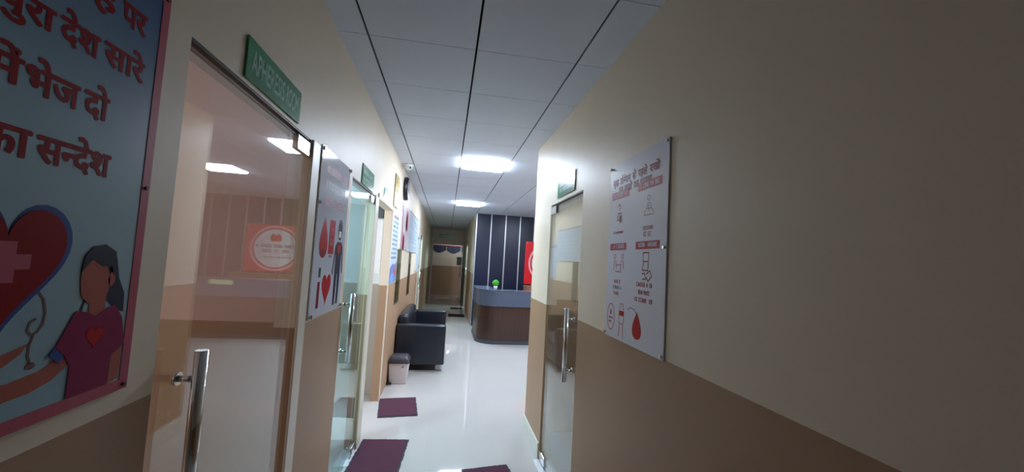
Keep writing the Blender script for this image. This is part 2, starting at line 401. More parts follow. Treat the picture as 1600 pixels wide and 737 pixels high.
glass_door('door_1', 'L', D1, True, 1.18, m_gA, 'glass door with steel pull handle beside the blue poster, mirroring the red sign', frame=0.10)
glass_door('door_2', 'L', D2, True, 2.88, m_gB, 'greenish glass door with steel handle beyond the white blood poster', frame=0.10, hz=(0.93, 1.40))
glass_door('door_3', 'R', DR, True, 2.66, m_gA, 'glass door in the right wall under a green sign', hz=(0.88, 1.38))
glass_door('door_4', 'L', D4, True, 9.75, m_gB, 'glass door far along the left wall past the sofa', frame=0.08, near_frame=0.06)
glass_door('door_5', 'H', (13.3, 14.2, 2.2), True, 13.42, m_gB, 'glass door in the far passage right of the end doorway', frame=0.06, near_frame=0.06)
# open doorway beside door_2
b = MB(); b.box((XL, D3[1], 0), (XL+0.012, D3[1]+0.025, D3[2]+0.004), 0.003); b.box((XL, D3[0]-0.055, 0), (XL+0.012, D3[0], D3[2]+0.004), 0.003)
b.box((XL, D3[0], D3[2]), (XL+0.012, D3[1], D3[2]+0.05), 0.003)
o = b.build('trim_1', m_jamb); o['kind'] = 'structure'; o['label'] = 'cream frame around the open doorway before the sofa'
b = MB(); b.box((-0.66, 16.78, 0), (-0.6, 16.8, 2.30), 0.004); b.box((0.6, 16.78, 0), (0.66, 16.8, 2.30), 0.004); b.box((-0.6, 16.78, 2.24), (0.6, 16.8, 2.30), 0.004)
o = b.build('trim_2', m_jamb); o['kind'] = 'structure'; o['label'] = 'pale frame around the doorway at the far end'

lf = empty('door_6', (0.585, 16.2, 0)); lf['kind'] = 'structure'; lf['label'] = 'glass door leaf standing open at the far doorway'
MB().box((-0.006, -0.55, 0.012), (0.006, 0.57, 2.2), 0.001).build('glass_pane', m_gB, lf)
MB().box((-0.010, -0.57, 0.012), (0.010, -0.55, 2.2), 0.002).build('edge_strip', m_alum, lf)
for z in (0.012, 2.12): MB().box((-0.02, 0.41, z), (0.02, 0.57, z+0.075), 0.004).build('patch_fitting', m_chrome, lf)
MB().cyl((-0.05, -0.45, 0.95), (-0.05, -0.45, 1.4), 0.014).cyl((-0.05, -0.45, 1.02), (-0.006, -0.45, 1.02), 0.008).cyl((-0.05, -0.45, 1.33), (-0.006, -0.45, 1.33), 0.008).build('pull_handle', m_chrome, lf)
# ------------------------------------------------------------------ ceiling lights
def ceiling_light(x, y, label):
    r = tag(empty('ceiling_light', (x+0.3, y+0.3, CZ)), label, 'ceiling light', 'square ceiling light panels')
    b = MB()
    for a, c in (((-0.296, -0.296, 0), (0.296, -0.262, 0.03)), ((-0.296, 0.262, 0), (0.296, 0.296, 0.03)), ((-0.296, -0.262, 0), (-0.262, 0.262, 0.03)), ((0.262, -0.262, 0), (0.296, 0.262, 0.03))): b.box(a, c)
    b.build('frame', m_white, r); MB().box((-0.262, -0.262, -0.026), (0.262, 0.262, 0.012), 0.012).build('diffuser', m_diff, r)  # diffuser lowered past its frame to throw extra glow on the ceiling
    return r
ceiling_light(0.0883, 4.6113, 'bright square light panel in the corridor ceiling, the nearer and larger one')
ceiling_light(0.0883, 8.2113, 'bright square light panel in the corridor ceiling in front of the black wall')
ceiling_light(1.8883, 6.4113, 'light panel over the reception, seen only mirrored in the first glass door')

# ------------------------------------------------------------------ sofa
sofa = tag(empty('sofa', (-0.30, 6.84, 0)), 'black leather two-seat sofa with chrome sled legs against the left wall', 'sofa')
P = sofa.location.copy()
def sp(mb, n, m=None, smooth=False):
    for v in mb.bm.verts: v.co -= P
    o = mb.build(n, m or m_leather, sofa)
    for p in o.data.polygons: p.use_smooth = True
    return o
def soft(a, b, r, puff=0.0):
    mb = MB(); bm2 = bmesh.new(); bmesh.ops.create_cube(bm2, size=1)
    for v in bm2.verts:
        for k in range(3): v.co[k] = (a[k]+b[k])/2 + v.co[k]*(b[k]-a[k])
    bmesh.ops.bevel(bm2, geom=bm2.edges[:], offset=r, segments=4, profile=0.5, affect='EDGES')
    bmesh.ops.subdivide_edges(bm2, edges=[e for e in bm2.edges if e.calc_length() > 0.15], cuts=5, use_grid_fill=True)
    if puff:
        c = [(a[k]+b[k])/2 for k in range(3)]; hlf = [(b[k]-a[k])/2 for k in range(3)]
        for v in bm2.verts:
            q = [(v.co[k]-c[k])/hlf[k] for k in range(3)]
            f = max(0, (1-q[0]**2))*max(0, (1-q[1]**2))
            if q[2] > 0.5: v.co.z += puff*f
    return mb.add(bm2)
sp(soft((-0.655, 5.95, 0.11), (0.055, 6.10, 0.685), 0.025), 'armrest')
sp(soft((-0.655, 7.57, 0.11), (0.055, 7.72, 0.685), 0.025), 'armrest')
sp(soft((-0.655, 6.102, 0.11), (0.03, 7.568, 0.28), 0.02), 'base')
for ya, yb in ((6.105, 6.833), (6.837, 7.565)):
    sp(soft((-0.45, ya, 0.282), (0.05, yb, 0.43), 0.035, 0.025), 'seat_cushion')
bk = soft((-0.655, 6.105, 0.285), (-0.46, 7.565, 0.81), 0.06)
for v in bk.bm.verts: v.co.x += -0.045*(v.co.z-0.28)/0.5 if v.co.x > -0.55 else 0
sp(bk, 'backrest')
for y in (6.03, 7.64):
    b = MB(); b.box((-0.62, y-0.02, 0.0), (0.03, y+0.02, 0.02), 0.002); b.box((0.018, y-0.02, 0.012), (0.03, y+0.02, 0.115), 0.002); b.box((-0.62, y-0.02, 0.012), (-0.608, y+0.02, 0.115), 0.002)
    o = sp(b, 'sled_leg', m_chrome); o['label'] = 'chrome sled leg'
    for p in o.data.polygons: p.use_smooth = False

# ------------------------------------------------------------------ waste bin
bn = tag(empty('waste_bin', (-0.535, 5.53, 0)), 'small white pedal bin with charcoal lid on the floor before the sofa', 'bin')
def taper(w0, d0, w1, d1, z0, z1, r):
    mb = MB(); bm2 = bmesh.new(); bmesh.ops.create_cube(bm2, size=1)
    for v in bm2.verts:
        t = v.co.z > 0; v.co = (v.co.x*(w1 if t else w0), v.co.y*(d1 if t else d0), z1 if t else z0)
    bmesh.ops.bevel(bm2, geom=bm2.edges[:], offset=r, segments=3, profile=0.5, affect='EDGES'); return mb.add(bm2)
taper(0.22, 0.22, 0.255, 0.25, 0.0, 0.275, 0.015).build('body', m_bin, bn, True)
taper(0.272, 0.268, 0.272, 0.268, 0.265, 0.305, 0.012).build('rim', m_lid, bn, True)
lid = taper(0.268, 0.264, 0.20, 0.20, 0.305, 0.355, 0.014).build('lid', m_lid, bn, True)
b = MB().box((-0.128, -0.10, 0.02), (-0.112, -0.04, 0.27), 0.004).box((-0.134, -0.16, 0.012), (-0.07, -0.10, 0.026), 0.004); b.build('pedal', m_black, bn)
b = MB().cyl((0.136, -0.05, 0.285), (0.05, -0.137, 0.22), 0.006, 10); b.build('bail_handle', m_lid, bn)

# ------------------------------------------------------------------ door mats
def doormat(x0, x1, y0, y1, rot, label, group='maroon doormats', pile=None):
    cx, cy_ = (x0+x1)/2, (y0+y1)/2; hx, hy = (x1-x0)/2, (y1-y0)/2
    r = tag(empty('doormat', (cx, cy_, 0), (0, 0, rot)), label, 'doormat', group)
    b = MB(); rng = random.Random(int(y0*100)); pts = []
    per = [(-hx, -hy, hx, -hy), (hx, -hy, hx, hy), (hx, hy, -hx, hy), (-hx, hy, -hx, -hy)]
    for xa, ya, xb, yb in per:
        n = 30
        for i in range(n): pts.append((xa+(xb-xa)*i/n + rng.uniform(-.004, .004), ya+(yb-ya)*i/n + rng.uniform(-.004, .004)))
    b.poly(pts, 0, 0.006); b.build('edging', m_matb, r)
    MB().box((-hx+0.014, -hy+0.016, 0.004), (hx-0.014, hy-0.014, 0.011), 0.003).build('pile', pile or m_mat, r)
    return r
doormat(-0.635, -0.225, 4.34, 4.90, 0.12, 'maroon doormat outside the open doorway, nearest the bin')
doormat(-0.655, -0.25, 3.22, 3.82, -0.05, 'large maroon doormat in front of the greenish glass door')
doormat(0.27, 0.65, 2.71, 3.30, 0.17, 'maroon doormat partly cut by the bottom edge before the right door')
for (x0, x1, y0, y1, lb) in ((0.22, 0.62, 13.3, 13.8, 'dark mat lying farther down the far passage by the end doorway'), (0.14, 0.62, 11.6, 12.15, 'dark mat lying in the far passage just beyond the black wall')):
    doormat(x0, x1, y0, y1, 0, lb, 'dark mats in the far passage', m_matd)

# ------------------------------------------------------------------ reception counter
ctr = tag(empty('reception_counter', (2.5, 8.2, 0)), 'long reception counter in dark walnut with blue grey top band and rounded corner', 'counter')
def cpath(off, x_end=4.398, y_end=9.3):
    """outer outline of the counter offset outwards by off"""
    R = 0.40; xl, yf = 0.68-off, 8.0-off; cx, cyy = 0.68+R, 8.0+R; pts = [(x_end, yf)]
    for i in range(13):
        a = -PI/2 - (PI/2)*i/12; pts.append((cx+(R+off)*math.cos(a), cyy+(R+off)*math.sin(a)))
    pts.append((xl, y_end)); return pts
def cslab(o_out, o_in, z0, z1):
    mb = MB(); a = cpath(o_out); c = cpath(o_in)
    P = [(x-2.5, y-8.2) for x, y in a + c[::-1]]
    n = len(a); va = []
    for z in (z0, z1): va.append([mb.bm.verts.new((x, y, z)) for x, y in P])
    N2 = len(P)
    for i in range(n-1):
        j = N2-1-i
        mb.bm.faces.new((va[1][i], va[1][i+1], va[1][j-1], va[1][j])); mb.bm.faces.new((va[0][i], va[0][j], va[0][j-1], va[0][i+1]))
    for i in range(N2):
        k = (i+1) % N2; mb.bm.faces.new((va[0][i], va[0][k], va[1][k], va[1][i]))
    return mb
cslab(0.0, -0.05, 0.07, 0.76).build('front_panel', m_walnut, ctr)
cslab(0.012, -0.06, 0.0, 0.07).build('plinth', mat('dark_grey_plinth', (64, 70, 82), 0.35), ctr)
cslab(0.025, -0.05, 0.76, 1.065).build('top_band', m_ctop, ctr)
cslab(0.035, -0.34, 1.065, 1.085).build('worktop', m_ctop, ctr)
cslab(-0.05, -0.62, 0.72, 0.75).build('desk_top', m_cab, ctr)
g = tag(empty('counter_sign', (2.66, 7.969, 0.97), FACING), 'pale green strip sign on the counter front, mirrored in the first glass door', 'sign')
MB().box((-0.2, 0, -0.005), (0.2, 0.085, 0.004), 0.001).build('board', mat('lime_sign', (190, 206, 150), 0.3), g)
b = MB(); scribble(b, -0.17, 0.17, 0.03, 0.03, 0.004, random.Random(3)); b.build('lettering', m_greenp, g)
# small plant
pl = tag(empty('potted_plant', (1.03, 8.16, 1.085)), 'small bright green topiary ball in a white pot on the counter', 'plant')
MB().cyl((0, 0, 0), (0, 0, 0.075), 0.03, 24, 0.045).build('pot', m_pot, pl)
rng = random.Random(5); b = MB()
b.sphere((0, 0, 0.135), 0.062, n=18)
for i in range(420):
    u_, v_ = rng.uniform(-0.75, 1), rng.uniform(0, 2*PI); s = math.sqrt(1-u_*u_); nrm = Vector((s*math.cos(v_), s*math.sin(v_), u_))
    t = nrm.orthogonal().normalized(); t.rotate(Matrix.Rotation(rng.uniform(0, 6), 3, nrm)); q = nrm.cross(t); c = Vector((0, 0, 0.135)) + nrm*rng.uniform(.058, .07)
    L = rng.uniform(.012, .02)
    f = b.bm.faces.new([b.bm.verts.new(c+t*L*0.5+nrm*0.008), b.bm.verts.new(c+q*L*0.35), b.bm.verts.new(c-t*L*0.5), b.bm.verts.new(c-q*L*0.35)])
b.build('foliage', m_leaf, pl)
# back cabinet
cb = tag(empty('back_cabinet', (2.72, 9.95, 0)), 'low tan wooden cabinet under the red sign behind the counter', 'cabinet')
MB().box((-0.70, -0.2, 0.0), (0.70, 0.235, 1.06), 0.004).build('body', m_cab, cb)
MB().box((-0.715, -0.215, 1.06), (0.715, 0.235, 1.09), 0.004).build('top', m_cab, cb)
for k in range(3):
    d = MB().box((-0.69+0.463*k, -0.218, 0.06), (-0.235+0.463*k, -0.2, 1.03), 0.003).build('door', m_cab, cb)
    MB().cyl((-0.27+0.463*k, -0.236, 0.5), (-0.27+0.463*k, -0.236, 0.62), 0.006, 10).cyl((-0.27+0.463*k, -0.236, 0.52), (-0.27+0.463*k, -0.216, 0.52), 0.004, 8).cyl((-0.27+0.463*k, -0.236, 0.60), (-0.27+0.463*k, -0.216, 0.60), 0.004, 8).build('handle', m_steel, d)

# red logo sign -------------------------------------------------------
rs = tag(empty('logo_sign', (2.68, 10.19, 1.12), FACING), 'red square sign with white circular emblem on the black wall behind the counter', 'sign')
MB().box((-0.66, 0, 0), (0.66, 1.12, 0.012), 0.002).build('board', m_redl, rs)
b = MB()
for i in range(64):
    a, c = 2*PI*i/64, 2*PI*(i+1)/64
    b.poly([(0.56*math.cos(a), 0.56+0.54*math.sin(a)), (0.56*math.cos(c), 0.56+0.54*math.sin(c)), (0.515*math.cos(c), 0.56+0.495*math.sin(c)), (0.515*math.cos(a), 0.56+0.495*math.sin(a))], 0.012, 0.0135)
b.build('ring', mat('pale_pink_print', (250, 190, 196), 0.3), rs)
b = MB(); b.poly(circle(0, 0.56, 0.47, 0.455, 64), 0.012, 0.0135); b.build('disc', m_white, rs)
b = MB(); zt = 0.0136                                             # red emblem: two hearts side by side
for sx_ in (-1, 1):
    b.poly(circle(sx_*0.055, 0.80, 0.075, 0.085, 28), zt, zt+0.001)
b.poly(rect(-0.06, 0.72, 0.06, 0.84), zt+0.0003, zt+0.0014); b.poly([(-0.09, 0.86), (-0.035, 0.86), (-0.07, 0.92)], zt, zt+0.001); b.poly([(0.035, 0.86), (0.09, 0.86), (0.07, 0.92)], zt, zt+0.001)
b.build('emblem', m_redl, rs)
b = MB(); rg = random.Random(21)
for a_, c_, y_, h_ in ((-0.40, 0.42, 0.575, 0.075), (-0.30, 0.32, 0.455, 0.075), (-0.36, 0.34, 0.33, 0.035)): text_line(rs, m_maroon, a_, c_, y_, h_, zt, rg)
b = MB()
for x, y in ((-0.62, 1.08), (0.62, 1.08), (-0.62, 0.2), (0.62, 0.2)): MB().cyl((x, y, 0.01), (x, y, 0.026), 0.018, 16).build('screw', m_chrome, rs)

# ------------------------------------------------------------------ posters
def screws(root, pts, r=0.007, h=0.012, m=m_chrome):
    for x, y in pts:
        MB().cyl((x, y, 0.004), (x, y, 0.005+h), r, 16).build('screw', m, root)

# blue poster with the Hindi verse (frame: x = world Y - 0.687, y = world z - 1.365)
bp_ = wall_thing('poster', 'L', 0.687, 1.365, 'large sky blue poster with red Hindi writing, red heart and nurse drawing, pink border', 'poster')
OX, OZ = 0.687, 1.365
def Q(pts): return [(a-OX, c-OZ) for a, c in pts]
MB().box((-0.30, 0, 0), (0.30, 0.872, 0.006), 0.001).build('board', m_pbg, bp_)
b = MB(); z0, z1 = 0.006, 0.0072
for rc in (rect(-0.30, 0, 0.30, 0.022), rect(-0.30, 0.85, 0.30, 0.872), rect(-0.30, 0.022, -0.278, 0.85), rect(0.278, 0.022, 0.30, 0.85)): b.poly(rc, z0, z1)
b.build('border', m_pink, bp_)
def hindi(txt, y0, y1, top, base, pieces=None, bold=0.03, z=0.006):
    mb = MB(); put_word(mb, txt, y0-OX, y1-OX, top-OZ, base-OZ, z, bold, pieces=pieces); mb.build('word', m_rink, bp_)
hindi('ह', 0.800, 0.852, 2.149, 2.108); hindi('पर', 0.866, 0.926, 2.151, 2.109)
hindi('पुरा', 0.658, 0.742, 2.046, 2.011); hindi('देश', 0.753, 0.826, 2.049, 2.010); hindi('सारे', 0.838, 0.934, 2.052, 2.012)
hindi('में', 0.655, 0.705, 1.945, 1.905); hindi('भेज', 0.711, 0.800, 1.944, 1.904); hindi('दो', 0.811, 0.861, 1.946, 1.904)
hindi('का', 0.655, 0.730, 1.841, 1.799); hindi('सन्देश', 0.741, 0.879, 1.840, 1.799, pieces=[('स', None), ('न', 0.68), ('देश', None)])
b = MB()
b.poly(Q(heart(0.716, 1.620, 0.212, 0.222)), 0.006, 0.0068); b.build('heart_outline', m_cuff, bp_)
b = MB(); b.poly(Q(heart(0.716, 1.622, 0.192, 0.200)), 0.0068, 0.0076); b.build('heart', m_rink, bp_)
b = MB(); b.poly(Q(rect(0.702, 1.604, 0.730, 1.668)), 0.0076, 0.0082); b.poly(Q(rect(0.679, 1.624, 0.702, 1.648)), 0.0076, 0.0082); b.poly(Q(rect(0.730, 1.624, 0.753, 1.648)), 0.0076, 0.0082)
b.build('cross', m_pink, bp_)
b = MB(); b.stroke(Q([(0.757, 1.592), (0.772, 1.588), (0.784, 1.573), (0.790, 1.55), (0.788, 1.53), (0.780, 1.519), (0.771, 1.516), (0.764, 1.524), (0.767, 1.537), (0.776, 1.542)]), 0.004, 0.006, 0.0066)
b.stroke(Q([(0.775, 1.516), (0.770, 1.498), (0.770, 1.482), (0.775, 1.468)]), 0.004, 0.006, 0.0066); b.poly(Q(circle(0.776, 1.465, 0.008, 0.006, 16)), 0.006, 0.0066)
b.build('stethoscope', mat('brown_line_print', (110, 70, 74), 0.4), bp_)
b = MB(); b.mi = 0                                                  # the drawn nurse, flat print
b.mi = 1; b.poly(Q([(0.742, 1.446), (0.79, 1.452), (0.812, 1.462), (0.83, 1.48), (0.846, 1.468), (0.842, 1.448), (0.815, 1.430), (0.78, 1.42), (0.742, 1.418)]), 0.006, 0.0066)
b.poly(Q([(0.655, 1.40), (0.70, 1.45), (0.742, 1.446), (0.742, 1.418), (0.70, 1.405)]), 0.006, 0.0065)
b.poly(Q([(0.655, 1.478), (0.70, 1.488), (0.735, 1.494), (0.768, 1.503), (0.758, 1.488), (0.735, 1.474), (0.70, 1.460), (0.655, 1.45)]), 0.006, 0.0064)
b.poly(Q([(0.936, 1.47), (0.958, 1.47), (0.962, 1.43), (0.960, 1.392), (0.934, 1.388), (0.936, 1.43)]), 0.006, 0.0066)
b.mi = 3; b.poly(Q([(0.905, 1.66), (0.925, 1.64), (0.935, 1.60), (0.952, 1.57), (0.955, 1.53), (0.938, 1.535), (0.905, 1.56), (0.862, 1.56), (0.858, 1.54), (0.85, 1.535), (0.862, 1.575), (0.855, 1.62)]), 0.006, 0.0064)
b.mi = 1; b.poly(Q([(0.872, 1.57), (0.908, 1.575), (0.908, 1.535), (0.888, 1.525), (0.872, 1.538)]), 0.0064, 0.0070)
b.poly(Q([(0.848, 1.625), (0.862, 1.64), (0.90, 1.632), (0.912, 1.60), (0.910, 1.575), (0.893, 1.558), (0.868, 1.556), (0.852, 1.572), (0.847, 1.60)]), 0.0070, 0.0074)
b.poly(Q(circle(0.915, 1.60, 0.008, 0.014, 14)), 0.0070, 0.0074)
b.mi = 3; b.poly(Q([(0.846, 1.615), (0.850, 1.645), (0.866, 1.664), (0.892, 1.669), (0.918, 1.655), (0.926, 1.625), (0.918, 1.608), (0.912, 1.625), (0.89, 1.626), (0.868, 1.640), (0.856, 1.628)]), 0.0074, 0.0080)
b.mi = 0; b.poly(Q([(0.846, 1.545), (0.870, 1.540), (0.888, 1.530), (0.908, 1.540), (0.930, 1.548), (0.952, 1.52), (0.966, 1.462), (0.938, 1.447), (0.932, 1.44), (0.932, 1.388), (0.845, 1.388), (0.846, 1.445), (0.832, 1.470), (0.814, 1.486), (0.828, 1.512)]), 0.0070, 0.0076)
b.mi = 2; b.poly(Q([(0.812, 1.486), (0.832, 1.468), (0.824, 1.456), (0.804, 1.474)]), 0.0076, 0.0082)
b.mi = 4; b.poly(Q(heart(0.890, 1.489, 0.036, 0.040)), 0.0076, 0.0082)
b.build('nurse_drawing', [m_mag, m_skin, m_cuff, m_navy, m_red], bp_)
screws(bp_, [(0.288, 0.86), (0.288, 0.01), (-0.288, 0.86), (-0.288, 0.01), (0.289, 0.43)], 0.004, 0.006, m_dark)

# white blood donation poster on the left wall (x = Y - 2.41, y = z - 1.33)
pw = wall_thing('poster', 'L', 2.41, 1.33, 'glossy white poster with blood drop, bag, heart and person drawings between two left doors', 'poster')
OX, OZ = 2.41, 1.33
MB().box((-0.29, 0, 0), (0.29, 0.895, 0.006), 0.001).build('board', m_board, pw)
rg = random.Random(8)
b = MB(); scribble(b, -0.19, 0.28, 0.775, 0.042, 0.006, rg); b.build('lettering', m_pink, pw)
b = MB(); scribble(b, -0.18, 0.24, 0.69, 0.044, 0.006, rg); b.build('lettering', m_grey, pw)
b = MB(); scribble(b, -0.17, 0.22, 0.60, 0.046, 0.006, rg); b.build('lettering', m_pink, pw)
b = MB(); b.poly(Q(drop(2.262, 1.755, 0.155, 0.225)), 0.006, 0.0066); b.mi = 1; b.poly(Q(circle(2.262, 1.672, 0.055, 0.022, 24)), 0.0066, 0.007); b.build('blood_drop', [m_red, m_maroon], pw)
b = MB(); b.poly(Q(rect(2.352, 1.665, 2.458, 1.86)), 0.006, 0.0066); b.mi = 1; b.poly(Q(rect(2.375, 1.66, 2.435, 1.645)[::-1]), 0.006, 0.0066)
b.mi = 2; b.poly(Q(rect(2.375, 1.715, 2.438, 1.815)), 0.0066, 0.0072); b.mi = 0
b.poly(Q(rect(2.398, 1.73, 2.414, 1.80)), 0.0072, 0.0078); b.poly(Q(rect(2.383, 1.757, 2.398, 1.773)), 0.0072, 0.0078); b.poly(Q(rect(2.414, 1.757, 2.43, 1.773)), 0.0072, 0.0078)
b.build('blood_bag', [m_red, m_grey, m_pink], pw)
b = MB(); b.poly(Q(circle(2.575, 1.815, 0.048, 0.064, 30)), 0.006, 0.0066); b.mi = 2; b.poly(Q(rect(2.548, 1.768, 2.604, 1.806)), 0.0066, 0.0072); b.mi = 0
b.poly(Q([(2.53, 1.74), (2.62, 1.74), (2.655, 1.715), (2.68, 1.60), (2.69, 1.545), (2.672, 1.545), (2.645, 1.66), (2.635, 1.66), (2.635, 1.55), (2.63, 1.36), (2.592, 1.36), (2.583, 1.545), (2.570, 1.545), (2.562, 1.36), (2.522, 1.36), (2.515, 1.55), (2.515, 1.66), (2.505, 1.66), (2.48, 1.545), (2.462, 1.545), (2.472, 1.60), (2.495, 1.715)]), 0.006, 0.0066)
b.mi = 1; b.poly(Q(heart(2.575, 1.69, 0.075, 0.08)), 0.0066, 0.0072); b.build('person_drawing', [m_navy, m_red, m_white], pw)
b = MB(); b.poly(Q(rect(2.218, 1.375, 2.258, 1.515)), 0.006, 0.0066); b.mi = 1; b.poly(Q(rect(2.222, 1.54, 2.256, 1.59)), 0.006, 0.0066); b.build('letter', [m_maroon, m_navy], pw)
b = MB(); b.poly(Q(heart(2.375, 1.462, 0.165, 0.175)), 0.006, 0.0066); b.build('heart', m_red, pw)
screws(pw, [(-0.277, 0.88), (0.277, 0.88), (-0.277, 0.015), (0.277, 0.015), (-0.277, 0.60)], 0.011)

# white instruction poster on the right wall (x = 1.785 - Y, y = z - 1.315)
pr = wall_thing('poster', 'R', 1.785, 1.315, 'white instruction poster with red headings and line drawings on the right wall', 'poster')
OX, OZ = 1.785, 1.315
def QR(pts): return [(OX-a, c-OZ) for a, c in pts][::-1]
MB().box((-0.298, 0, 0), (0.298, 0.925, 0.006), 0.001).build('board', m_board2, pr)
b = MB()
for t, x0, x1, tp, bs in (('ब्लड', -0.255, -0.19, 0.838, 0.806), ('डोनेशन', -0.17, -0.05, 0.838, 0.806), ('से', -0.03, 0.005, 0.838, 0.806), ('पहले', 0.03, 0.115, 0.838, 0.806), ('रखें', 0.14, 0.225, 0.838, 0.806),
                        ('इन', -0.18, -0.135, 0.790, 0.760), ('बातों', -0.115, -0.035, 0.790, 0.760), ('का', -0.015, 0.035, 0.790, 0.760), ('ध्यान', 0.055, 0.16, 0.790, 0.760)):
    b = MB(); put_word(b, t, x0, x1, tp, bs, 0.006, 0.05); b.build('word', m_maroon, pr)
rg = random.Random(4)
for x0, x1, y0, y1 in ((-0.262, -0.06, 0.73, 0.772), (0.035, 0.248, 0.733, 0.772), (-0.265, -0.073, 0.457, 0.493), (0.03, 0.245, 0.457, 0.493)):
    b = MB(); b.poly(rect(x0, y0, x1, y1), 0.006, 0.0066); o = b.build('heading', m_red, pr)
    b = MB(); scribble(b, x0+0.025, x1-0.02, y0+0.010, 0.020, 0.0066, rg); b.build('lettering', m_pblue, o)
b = MB(); zz = (0.006, 0.0066)                                    # four line drawings
b.stroke([(-0.185, 0.69), (-0.165, 0.70), (-0.15, 0.685), (-0.165, 0.67)], 0.006, *zz); b.stroke([(-0.18, 0.65), (-0.14, 0.65)], 0.006, *zz); b.stroke([(-0.19, 0.615), (-0.15, 0.615)], 0.006, *zz); b.stroke([(-0.175, 0.655), (-0.19, 0.62)], 0.005, *zz)
b.poly([(-0.165, 0.632), (-0.14, 0.645), (-0.135, 0.605), (-0.155, 0.598)], *zz)
b.build('drawing', m_maroon, pr)
b = MB(); b.stroke(circle(0.14, 0.69, 0.012, n=16) + [(0.152, 0.69)], 0.004, *zz); b.stroke([(0.10, 0.62), (0.12, 0.64), (0.135, 0.668), (0.15, 0.668), (0.165, 0.64), (0.185, 0.62)], 0.005, *zz); b.stroke([(0.10, 0.612), (0.185, 0.612)], 0.005, *zz); b.stroke([(0.142, 0.66), (0.142, 0.625)], 0.005, *zz); b.stroke([(0.125, 0.64), (0.16, 0.64)], 0.005, *zz); b.build('drawing', m_grey, pr)
b = MB()
for (x, y) in ((-0.20, 0.425), (-0.11, 0.425)): b.stroke(circle(x, y, 0.011, n=16) + [(x+0.011, y)], 0.004, *zz)
b.stroke([(-0.215, 0.35), (-0.205, 0.405), (-0.19, 0.405), (-0.18, 0.36)], 0.005, *zz); b.stroke([(-0.13, 0.35), (-0.12, 0.405), (-0.105, 0.405), (-0.092, 0.36)], 0.005, *zz); b.stroke([(-0.18, 0.38), (-0.13, 0.38)], 0.005, *zz); b.stroke([(-0.19, 0.345), (-0.12, 0.345)], 0.005, *zz); b.build('drawing', m_pink, pr)
b = MB(); b.stroke([(0.105, 0.44), (0.155, 0.44), (0.155, 0.40), (0.105, 0.40), (0.105, 0.44)], 0.006, *zz); b.stroke([(0.11, 0.395), (0.10, 0.36), (0.15, 0.36), (0.155, 0.395)], 0.006, *zz)
b.stroke([(0.10, 0.345), (0.125, 0.345), (0.135, 0.32), (0.105, 0.32)], 0.006, *zz); b.stroke([(0.14, 0.345), (0.17, 0.36), (0.185, 0.335), (0.155, 0.312), (0.138, 0.33)], 0.006, *zz); b.build('drawing', m_maroon, pr)
b = MB()
for x0, x1, y, h in ((-0.20, -0.13, 0.285, 0.016), (0.05, 0.20, 0.285, 0.017), (0.07, 0.19, 0.25, 0.017), (0.04, 0.21, 0.215, 0.017), (-0.20, -0.13, 0.225, 0.014), (0.085, 0.21, 0.545, 0.014), (0.09, 0.17, 0.515, 0.018), (-0.23, -0.10, 0.545, 0.010)): text_line(pr, m_pinkd, x0, x1, y, h*1.15, 0.006, rg)
b = MB(); scribble(b, -0.22, -0.11, 0.255, 0.018, 0.006, rg); b.build('lettering', m_mblue, pr)
b = MB()
b.stroke(circle(-0.225, 0.105, 0.045, 0.068, 32) + [(-0.18, 0.105)], 0.005, *zz); b.poly(drop(-0.225, 0.132, 0.024, 0.034), *zz); scribble(b, -0.255, -0.195, 0.095, 0.012, 0.006, rg); scribble(b, -0.25, -0.20, 0.075, 0.010, 0.006, rg); b.build('round_logo', m_pink, pr)
b = MB(); b.poly(rect(-0.125, 0.125, -0.07, 0.15), *zz); b.mi = 1; b.stroke([(-0.125, 0.125), (-0.12, 0.085), (-0.075, 0.085), (-0.07, 0.125)], 0.005, *zz); b.stroke([(-0.12, 0.155), (-0.11, 0.185), (-0.085, 0.185), (-0.075, 0.155)], 0.004, *zz); b.stroke([(-0.115, 0.08), (-0.125, 0.02)], 0.005, *zz); b.stroke([(-0.08, 0.08), (-0.075, 0.02)], 0.005, *zz); b.build('blood_bag_drawing', [m_red, m_pink], pr)
b = MB(); b.poly(drop(0.065, 0.103, 0.095, 0.125), *zz); b.mi = 1; b.stroke([(-0.03, 0.165), (0.0, 0.178), (0.04, 0.172), (0.062, 0.155)], 0.004, *zz); b.build('blood_drop', [m_red, m_grey], pr)
screws(pr, [(-0.285, 0.91), (0.285, 0.91), (-0.285, 0.015), (0.285, 0.015), (0.285, 0.46)], 0.007, 0.011)

# ------------------------------------------------------------------ door signs
def door_sign(wall, y, z, wd, h, label, lines, m=m_green, x=None, word=None, mt=m_greenp):
    s = wall_thing('door_sign', wall, y, z, label, 'sign', None, x)
    MB().box((-wd/2, 0, 0), (wd/2, h, 0.006), 0.001).build('board', m, s)
    rg = random.Random(int(abs(y)*100))
    if word:
        for t, a_, c_ in word: b = MB(); put_word(b, t, wd*a_, wd*c_, h*0.76, h*0.24, 0.006, 0.022); b.build('word', mt, s)
    for y0, hh, f in lines: text_line(s, mt, -wd*f, wd*f, y0*h, hh*h, 0.006, rg)
    return s
door_sign('L', 1.555, 2.215, 0.455, 0.135, 'green sign reading APHERESIS ROOM above the first glass door', [], word=(('APHERESIS', -0.43, 0.13), ('ROOM', 0.17, 0.43)))
door_sign('L', 3.28, 2.205, 0.45, 0.15, 'green sign with pale blurred writing above the second glass door', [(0.55, 0.2, 0.4), (0.25, 0.2, 0.35)])
door_sign('L', 4.30, 2.20, 0.42, 0.155, 'pale teal glass sign above the open doorway', [(0.55, 0.2, 0.4), (0.25, 0.2, 0.35)], m=m_cyan)
door_sign('R', 2.965, 2.23, 0.45, 0.155, 'green sign with pale writing above the right glass door', [(0.56, 0.2, 0.42), (0.25, 0.2, 0.36)])
